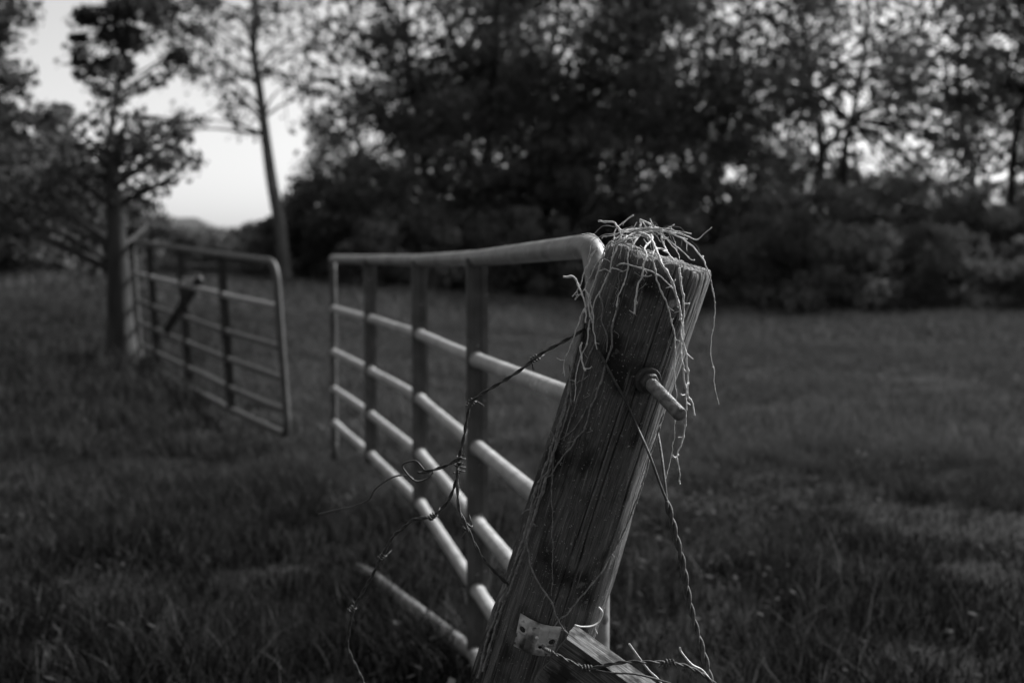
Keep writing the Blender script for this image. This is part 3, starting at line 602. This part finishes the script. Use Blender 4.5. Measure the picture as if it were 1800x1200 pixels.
def woodland_tree(seed, h, cw, n_clump, per, leaf, base=.25, bark='bark', leafm='leaf', name='leafy_tree', dens_sd=.55):
    g = np.random.default_rng(seed); root = empty(name, (0, 0, 0))
    tr = spline([(0, 0, -.4), (g.normal(0, .3), g.normal(0, .3), h * .25), (g.normal(0, .5), g.normal(0, .5), h * .5), (g.normal(0, .7), g.normal(0, .7), h * .75), (g.normal(0, .5), g.normal(0, .5), h * .95)], .6)
    trad = np.linspace(h * .009, .025, len(tr)); trad[0] *= 1.5; mb = MB(); mb.tube(tr, trad, 9, False)
    cen = []; cr = Crown()
    for k in range(n_clump):
        zf = base + (1 - base) * g.random() ** .85; env = cw * (math.sin(math.pi * min(1, max(.04, (zf - base * .6) / (1.06 - base * .6))) ** .8)) ** .7
        a = g.uniform(0, 2 * np.pi); rr_ = env * math.sqrt(g.uniform(.05, 1))
        c = np.array([math.cos(a) * rr_, math.sin(a) * rr_, zf * h]); cen.append(c)
        R3 = np.array([1, 1, .62]) * g.uniform(.6, 1.2) * cw * .32
        n = int(per * max(.15, g.normal(1, dens_sd))); cr.add(*leaf_cloud(c, R3, n, leaf, g))
    branches(mb, tr, trad, cen, g)
    mb.build('trunk', M[bark], root); cr.build('crown', M[leafm], root); return root
def copy_tree(src, loc, rz, s):
    r = src.copy(); C.objects.link(r); r.location = loc; r.rotation_euler = (0, 0, rz); r.scale = (s, s, s)
    for ch in src.children:
        c = ch.copy(); C.objects.link(c); c.parent = r; c.matrix_parent_inverse = ch.matrix_parent_inverse.copy()
    return r
protos = [woodland_tree(1, 15, 4.2, 90, 84, .125, .12), woodland_tree(2, 17, 3.8, 85, 82, .125, .10), woodland_tree(3, 14, 4.6, 75, 78, .125, .08, dens_sd=.7), woodland_tree(5, 16, 4.0, 62, 66, .125, .12, dens_sd=.8)]
protos.append(woodland_tree(6, 8.5, 3.4, 80, 90, .11, .05, leafm='leaf_mid', dens_sd=.6))
used = [False] * 5
def place(kind, px, D, s, label, group, rz, cat='tree'):
    p = at(px, 455, D); z = float(gz(p[0], p[1]))
    loc = (p[0], p[1], z)
    if not used[kind]:
        o = protos[kind]; o.location = loc; o.rotation_euler = (0, 0, rz); o.scale = (s, s, s); used[kind] = True
    else: o = copy_tree(protos[kind], loc, rz, s)
    return tag(o, label, cat, group)
g = np.random.default_rng(21)
LW, GW = 'dark leafy tree in the dense woodland edge across the field', 'trees of the woodland edge across the field'
rowA = [(745, 43, 0), (850, 41, 1), (960, 45, 0), (1075, 41, 1), (1190, 44, 0), (1300, 42, 2), (1420, 45, 3), (1530, 41, 2), (1690, 47, 3), (1790, 40, 0), (1870, 39, 1), (1930, 43, 0)]
for i, (px, D, kd) in enumerate(rowA): place(kd, px, D, g.uniform(.88, 1.12), LW, GW, g.uniform(0, 6.28))
rowB = [(820, 58, 1), (960, 62, 3), (1130, 60, 2)]
for i, (px, D, kd) in enumerate(rowB): place(kd, px, D, g.uniform(.95, 1.2), LW, GW, g.uniform(0, 6.28))
rowC = [(590, 46, 2, .36), (650, 42, 4, .75), (730, 47, 2, .55), (790, 40, 4, .8), (880, 44, 4, 1.0), (960, 41, 2, .5), (1030, 43, 4, .9), (1120, 40, 4, .8), (1200, 46, 2, .5), (1270, 42, 4, .75), (1380, 47, 2, .40), (1460, 43, 4, .55), (1525, 46, 4, .6), (1575, 44, 3, .34), (1660, 45, 4, .36), (1780, 42, 2, .5), (1860, 40, 0, .45)]
for i, (px, D, kd, s_c) in enumerate(rowC): place(kd, px, D, s_c, 'small dark tree growing under the tall woodland trees', 'small trees under the woodland edge', g.uniform(0, 6.28))
LL, GL = 'dark leafy tree among the trees left of the thick trunk', 'trees left of the thick trunk'
for i, (px, D, s) in enumerate([(-190, 32, .8), (10, 44, .34), (110, 52, .32), (-130, 52, .75)]): place((i + 1) % 4, px, D, s, LL, GL, g.uniform(0, 6.28))
# unseen trees added behind and beside the camera to block sky light
for i, (x_, y_, s_c) in enumerate([(-17, -6, .9), (-12, -12, 1.0), (-6, -13, .95), (0, -14, 1.05), (6, -13, .95), (12, -12, 1.0), (18, -8, .9), (-19, 3, .8)]):
    o = copy_tree(protos[i % 2], (x_, y_, 0), i * 1.3, s_c); tag(o, 'unseen leafy tree added behind the camera to block sky light', 'tree', 'added unseen trees that block sky light')
# undergrowth
def bush(seed, h, wd, n_clump, per, leaf, m):
    g = np.random.default_rng(seed); root = empty('bush', (0, 0, 0)); mb = MB(); cr = Crown()
    for k in range(n_clump):
        a = g.uniform(0, 6.28); rr_ = wd * math.sqrt(g.random()); z = h * g.uniform(.12, 1) * (1 - .45 * (rr_ / wd) ** 2)
        c = np.array([math.cos(a) * rr_, math.sin(a) * rr_, z]); cr.add(*leaf_cloud(c, np.array([1, 1, .7]) * g.uniform(.5, 1.1) * wd * .32, int(per * g.uniform(.5, 1.5)), leaf, g))
        P = spline([(math.cos(a) * .1, math.sin(a) * .1, -.2), c * np.array([.5, .5, .6]), c], .5); mb.tube(P, np.linspace(.03, .008, len(P)), 5, False)
    mb.build('stems', M['bark'], root); cr.build('foliage', M[m], root); return root
bp = [bush(31, 4.2, 2.4, 40, 150, .11, 'leaf'), bush(32, 3.2, 2.6, 36, 150, .11, 'leaf_mid'), bush(33, 2.6, 1.9, 30, 140, .10, 'leaf_pale')]
bused = [False] * 3
def place_bush(kind, px, D, s, label, group):
    p = at(px, 455, D); loc = (p[0], p[1], float(gz(p[0], p[1])) - .1); rz = g.uniform(0, 6.28)
    if not bused[kind]: o = bp[kind]; o.location = loc; o.rotation_euler = (0, 0, rz); o.scale = (s, s, s); bused[kind] = True
    else: o = copy_tree(bp[kind], loc, rz, s)
    tag(o, label, 'bush', group)
for i, px in enumerate(range(545, 1960, 62)): place_bush(i % 2 if px < 1250 else 0, px + g.uniform(-15, 15), 37.5 + 2.5 * math.sin(i * 1.7) - (px > 1300) * 2, g.uniform(.55, .85) + .35 * (560 < px < 720), 'dark bush in the undergrowth along the woodland edge', 'bushes along the woodland edge')
for i, px in enumerate(range(600, 1960, 95)): place_bush((i + 1) % 2 if px < 1300 else 0, px + g.uniform(-15, 15), 47 + 3 * math.sin(i * 2.7), g.uniform(.8, 1.15), 'tall dark bush deeper inside the woodland edge', 'tall bushes inside the woodland')
for i, (px, D, s) in enumerate([(-40, 26, 1.0), (30, 30, .9), (95, 33, .8), (150, 29, .6), (-80, 34, 1.2), (110, 42, .8), (40, 40, 1.0)]): place_bush(0, px, D, s, 'dark bush under the trees left of the thick trunk', 'bushes left of the thick trunk')
for i, (px, D, s) in enumerate([(440, 60, 1.0), (470, 52, .85), (400, 66, .85), (515, 46, .7), (250, 62, 1.0), (352, 64, .85), (298, 70, .85), (385, 68, .9)]): place_bush(2, px, D, s, 'pale bush between the slim tree and the low house' if px > 390 else 'pale bush right in front of the low house', 'pale bushes by the slim tree' if px > 390 else 'pale bushes before the house')

# slim tree beside the gap of sky
def hand_tree(name, label, trunk_pts, D, r0, r1, clumps, leaf, seed, bark, leafm, twigs=0):
    g = np.random.default_rng(seed); tp = [at(x, y, D + dd) for (x, y, dd) in trunk_pts]; tp[0][2] = float(gz(tp[0][0], tp[0][1])) - .2
    root = empty(name, tuple(tp[0])); tag(root, label, 'tree'); tr = spline(tp, .25); trad = np.linspace(r0, r1, len(tr)); trad[:3] *= np.array([1.4, 1.2, 1.08])
    mb = MB(); mb.tube(tr, trad, 10, False); cr = Crown(); cen = []
    for (x, y, dd, rp, n) in clumps:
        c = at(x, y, D + dd); rr_ = rp / FPX * D; cen.append(c)
        sub = max(4, int(rp / 6))
        for k in range(sub):        # uneven sub-clumps with a twig each
            d = g.normal(size=3) * np.array([.62, .62, .48]) * rr_; c2 = c + d
            cr.add(*leaf_cloud(c2, np.array([1, 1, .7]) * rr_ * g.uniform(.45, .95), max(3, int(1.7 * n / sub * g.uniform(.3, 1.7))), leaf, g))
            P = spline([c, c + d * .5 + g.normal(size=3) * rr_ * .1, c2 + d * .3], max(.1, rr_ * .3)); mb.tube(P, np.linspace(.012, .005, len(P)) * (D / 14) ** .5, 4, False)
    branches(mb, tr, trad, cen, g, .012)
    mb.build('trunk', M[bark], root); cr.build('crown', M[leafm], root); return root
cl = []
gs = np.random.default_rng(8)
for (x, y, rp, n) in [(345,120,45,260),(395,150,40,200),(300,60,50,300),(420,100,40,220),(370,40,45,260),(480,60,45,260),(530,90,50,260),(560,40,40,240),(430,20,50,300),(500,20,50,280),(380,190,30,90),(430,180,28,90),(350,210,26,60),(500,150,40,110),(540,170,30,80),(420,235,22,40),(330,230,22,60),(470,130,30,100),(440,-60,70,500),(520,-60,70,500),(360,-50,70,500)]:
    cl.append((x, y, gs.uniform(-1.5, 1.5), rp * 1.1, n * .30))
hand_tree('slim_tree', 'slim tall tree with sparse leaves standing in the gap of sky', [(502,500,0),(492,400,0),(478,320,0),(468,250,.2),(455,150,.2),(446,90,.1),(448,20,0),(452,-120,0)], 34, .19, .05, cl, .085, 41, 'bark_pale', 'leaf')
# thick trunk beside the second gate
cl = []
for (x, y, dd, rp, n) in [(250,250,0,50,230),(190,250,.5,50,230),(300,255,-.4,36,120),(140,280,.6,50,230),(95,310,.8,50,230),(215,310,.3,50,230),(150,350,.6,46,190),(270,330,.2,30,70),(50,340,1,50,220),(310,235,-.2,26,70),(110,380,.7,50,230),(230,370,.6,30,100),(60,400,1,50,240),(150,410,1,46,220),(0,400,1,55,260),(180,200,.2,36,110),(250,205,.1,30,80),(330,285,0,20,30),(280,300,.2,30,80)]:
    cl.append((x, y, dd, rp * 1.25, n * .72))
hand_tree('gate_tree', 'tree with the thick dark trunk that the sagging gate hangs beside', [(214,628,0),(211,560,0),(208,480,0),(204,400,0),(198,330,0),(205,270,.1),(220,225,.1)], 12.6, .155, .03, cl, .040, 43, 'bark', 'leaf_dark')
# tree at the left border of the picture, one long bough reaching across
cl = [(5,45,0,40,230),(-30,90,0,60,420),(0,150,.3,36,170),(-40,0,0,70,420),(15,200,.3,26,60),(0,240,.3,40,170),(50,290,.3,34,120),(10,340,.3,50,220),(-30,300,0,60,380),(80,260,.3,24,50)]
hand_tree('border_tree', 'tree whose leafy boughs reach into the picture behind the thick trunk', [(-60,560,0),(-58,400,0),(-50,250,0),(-40,100,0),(-35,-50,0)], 19, .2, .06, cl, .055, 44, 'bark', 'leaf_dark')
cl = [(165,40,.3,40,300),(220,30,.2,46,340),(280,20,.2,44,300),(145,85,.4,22,120),(190,80,.3,40,280),(250,75,.2,36,210),(160,130,.3,30,140),(215,125,.2,32,150),(320,50,0,36,120),(290,100,.2,28,90),(140,115,.3,18,60),(245,-25,.2,60,380),(340,10,0,34,120),(180,165,.3,24,60),(265,140,.2,24,50),(330,105,0,30,60),(370,80,0,30,50)]
hand_tree('tall_tree', 'tall tree whose leafy top hangs above the thick trunk', [(166,520,0),(170,400,0),(182,300,.1),(200,200,.2),(215,110,.2),(225,20,.2),(232,-60,.2)], 26, .11, .03, cl, .07, 45, 'bark', 'leaf_dark')

# ------------------------------------------------------------------ low house beyond the gate
HD = 92
def hp(x, y, dd=0): return at(x, y, HD + dd)
house = empty('low_house', (float(hp(325, 470)[0]), float(hp(325, 470)[1]), float(gz(hp(325, 470)[0], HD)))); tag(house, 'low pale house with pitched roof beyond the sagging gate', 'house')
zb = float(gz(hp(325, 470)[0], HD)) - .3; xl, xr = hp(236, 430)[0], hp(412, 430)[0]; ze = hp(236, 432)[2]; zr = hp(300, 380)[2]; y0, y1 = HD - 1, HD + 8
mkobj('wall', [(xl, y0, zb), (xr, y0, zb), (xr, y1, zb), (xl, y1, zb), (xl, y0, ze), (xr, y0, ze), (xr, y1, ze), (xl, y1, ze)], [[0, 1, 5, 4], [1, 2, 6, 5], [2, 3, 7, 6], [3, 0, 4, 7], [4, 5, 6, 7]], M['wall'], house, smooth=False)
xm0, xm1 = hp(284, 0)[0], hp(326, 0)[0]; ym = (y0 + y1) / 2; ov = .5; e_ = .16
V = [(xl - ov, y0 - ov, ze + .02), (xr + ov, y0 - ov, ze + .02), (xr + ov, y1 + ov, ze + .02), (xl - ov, y1 + ov, ze + .02), (xm0, ym, zr), (xm1, ym, zr)]
V += [(x, y, z + e_) for (x, y, z) in V[:4]]
mkobj('roof', V, [[6, 7, 5, 4], [7, 8, 5], [8, 9, 4, 5], [9, 6, 4], [0, 1, 7, 6], [1, 2, 8, 7], [2, 3, 9, 8], [3, 0, 6, 9], [3, 2, 1, 0]], M['roof'], house, smooth=False)
for xw in (258, 300, 345, 385):
    x_ = hp(xw, 0)[0]; zt = ze - .35; zb2 = ze - 1.35
    f = mkobj('window', [(x_ - .5, y0 - .04, zb2), (x_ + .5, y0 - .04, zb2), (x_ + .5, y0 - .04, zt), (x_ - .5, y0 - .04, zt), (x_ - .5, y0 + .02, zb2), (x_ + .5, y0 + .02, zb2), (x_ + .5, y0 + .02, zt), (x_ - .5, y0 + .02, zt)], [[0, 1, 2, 3], [0, 4, 5, 1], [1, 5, 6, 2], [2, 6, 7, 3], [3, 7, 4, 0]], M['trim'], house, smooth=False)
    p_ = mkobj('pane', [(x_ - .42, y0 - .045, zb2 + .08), (x_ + .42, y0 - .045, zb2 + .08), (x_ + .42, y0 - .045, zt - .08), (x_ - .42, y0 - .045, zt - .08)], [[0, 1, 2, 3]], M['glass'], None, smooth=False)
    p_.parent = f; p_.matrix_parent_inverse = Matrix.Translation(house.location).inverted() @ Matrix.Identity(4)
    p_.matrix_parent_inverse = (Matrix.Translation(house.location) @ f.matrix_parent_inverse).inverted()

# ------------------------------------------------------------------ grass
def blades(y0, y1, dens, hgt, wid, segs, seed, spread=.5, extra=.9, dry=.04):
    g = np.random.default_rng(seed); wmax = 2 * (spread * y1 + extra); n = int(dens * wmax * (y1 - y0))
    y = g.uniform(y0, y1, n); x = g.uniform(-wmax / 2, wmax / 2, n); k = np.abs(x) < spread * y + extra; x, y = x[k], y[k]
    patch = fbm(x * .9, y * .9, 71, 3); fine = fbm(x * 3.5, y * 3.5, 77, 2)
    k = g.random(len(x)) < .65 + .5 * sstep(.3, .65, fine); x, y, patch, fine = x[k], y[k], patch[k], fine[k]; n = len(x)
    h = hgt * g.uniform(.45, 1.25, n) * (.6 + .8 * sstep(.25, .75, patch)) * (.7 + .7 * sstep(.35, .75, fine))
    for (a_, b_) in ((K1[0], K1[3]), (K1[3], K1[-1]), (K2[0], K2[-1])):      # ungrazed fringe along the gates
        ex, ey = b_[0] - a_[0], b_[1] - a_[1]; tt_ = np.clip(((x - a_[0]) * ex + (y - a_[1]) * ey) / (ex * ex + ey * ey), 0, 1)
        dd_ = np.hypot(x - a_[0] - ex * tt_, y - a_[1] - ey * tt_); h = h * (1 + .2 * np.exp(-(dd_ / .3) ** 2))
    az = g.uniform(0, 2 * np.pi, n); lean = h * g.uniform(.15, 1.0, n); w_ = wid * g.uniform(.6, 1.4, n)
    z = gz(x, y) - .01
    fa = g.uniform(0, 2 * np.pi, n); dx, dy = np.cos(az), np.sin(az); sx, sy = np.cos(fa), np.sin(fa)
    lv = []
    for s in range(segs + 1):
        t = s / segs; bend = lean * t ** 1.9; zz = z + h * (t - .28 * t ** 3 * (lean / h) ** 1.5); cx, cy = x + dx * bend, y + dy * bend
        ww = w_ * (1 - t ** 1.6) * .5 if s < segs else w_ * 0 + .0004
        lv.append(np.stack([cx - sx * ww, cy - sy * ww, zz], -1)); lv.append(np.stack([cx + sx * ww, cy + sy * ww, zz], -1))
    V = np.stack(lv, 1); m = 2 * (segs + 1); b = np.arange(n)[:, None] * m; F = []
    for s in range(segs): F.append(np.concatenate([b + 2 * s, b + 2 * s + 1, b + 2 * s + 3, b + 2 * s + 2], 1))
    shade_tint = np.maximum(sstep(10, 5.5, y + 2.5 * (fbm(x * .5 + 9, y * .5, 95, 3) - .5)), .62 * sstep(-.12, -.24, x / y + .1 * (fbm(x * .4, y * .4, 97, 3) - .5)) * sstep(24, 14, y)); ti = np.clip(g.normal(.53, .22, n) + .45 * (patch - .5) - .50 * shade_tint, 0, .9); ti = np.where(g.random(n) < dry, g.uniform(.8, 1, n), ti)  # blades darkened near the camera and at left to stand in for shade
    return V.reshape(-1, 3), np.vstack(F), np.repeat(ti, m)
def weed_leaves(y0, y1, dens, size, seed, spread=.5, extra=.9):
    g = np.random.default_rng(seed); wmax = 2 * (spread * y1 + extra); n = int(dens * wmax * (y1 - y0)); y = g.uniform(y0, y1, n); x = g.uniform(-wmax / 2, wmax / 2, n)
    k = (np.abs(x) < spread * y + extra) & (fbm(x * 1.3 + 40, y * 1.3, 91, 3) > .5); x, y = x[k], y[k]; n = len(x)
    p = np.stack([x, y, gz(x, y) + g.uniform(.03, .17, n)], -1); az = g.uniform(0, 6.28, n); tl = g.uniform(-.5, .9, n)
    a_ = np.stack([np.cos(az) * np.cos(tl), np.sin(az) * np.cos(tl), np.sin(tl)], -1); b_ = np.stack([-np.sin(az), np.cos(az), g.uniform(-.4, .4, n)], -1); s = (size * g.uniform(.5, 1.4, n))[:, None]
    V = np.stack([p, p + a_ * s * .5 + b_ * s * .28, p + a_ * s, p + a_ * s * .5 - b_ * s * .28], 1); t = np.where(g.random(n) < .03, .9, g.uniform(.05, .5, n))
    return V.reshape(-1, 3), np.arange(4 * n).reshape(n, 4), np.repeat(t, 4)
def join(parts):
    V, F, T, n = [], [], [], 0
    for v, f, t in parts: V.append(v); F.append(f + n); T.append(t); n += len(v)
    return np.vstack(V), np.vstack(F), np.concatenate(T)
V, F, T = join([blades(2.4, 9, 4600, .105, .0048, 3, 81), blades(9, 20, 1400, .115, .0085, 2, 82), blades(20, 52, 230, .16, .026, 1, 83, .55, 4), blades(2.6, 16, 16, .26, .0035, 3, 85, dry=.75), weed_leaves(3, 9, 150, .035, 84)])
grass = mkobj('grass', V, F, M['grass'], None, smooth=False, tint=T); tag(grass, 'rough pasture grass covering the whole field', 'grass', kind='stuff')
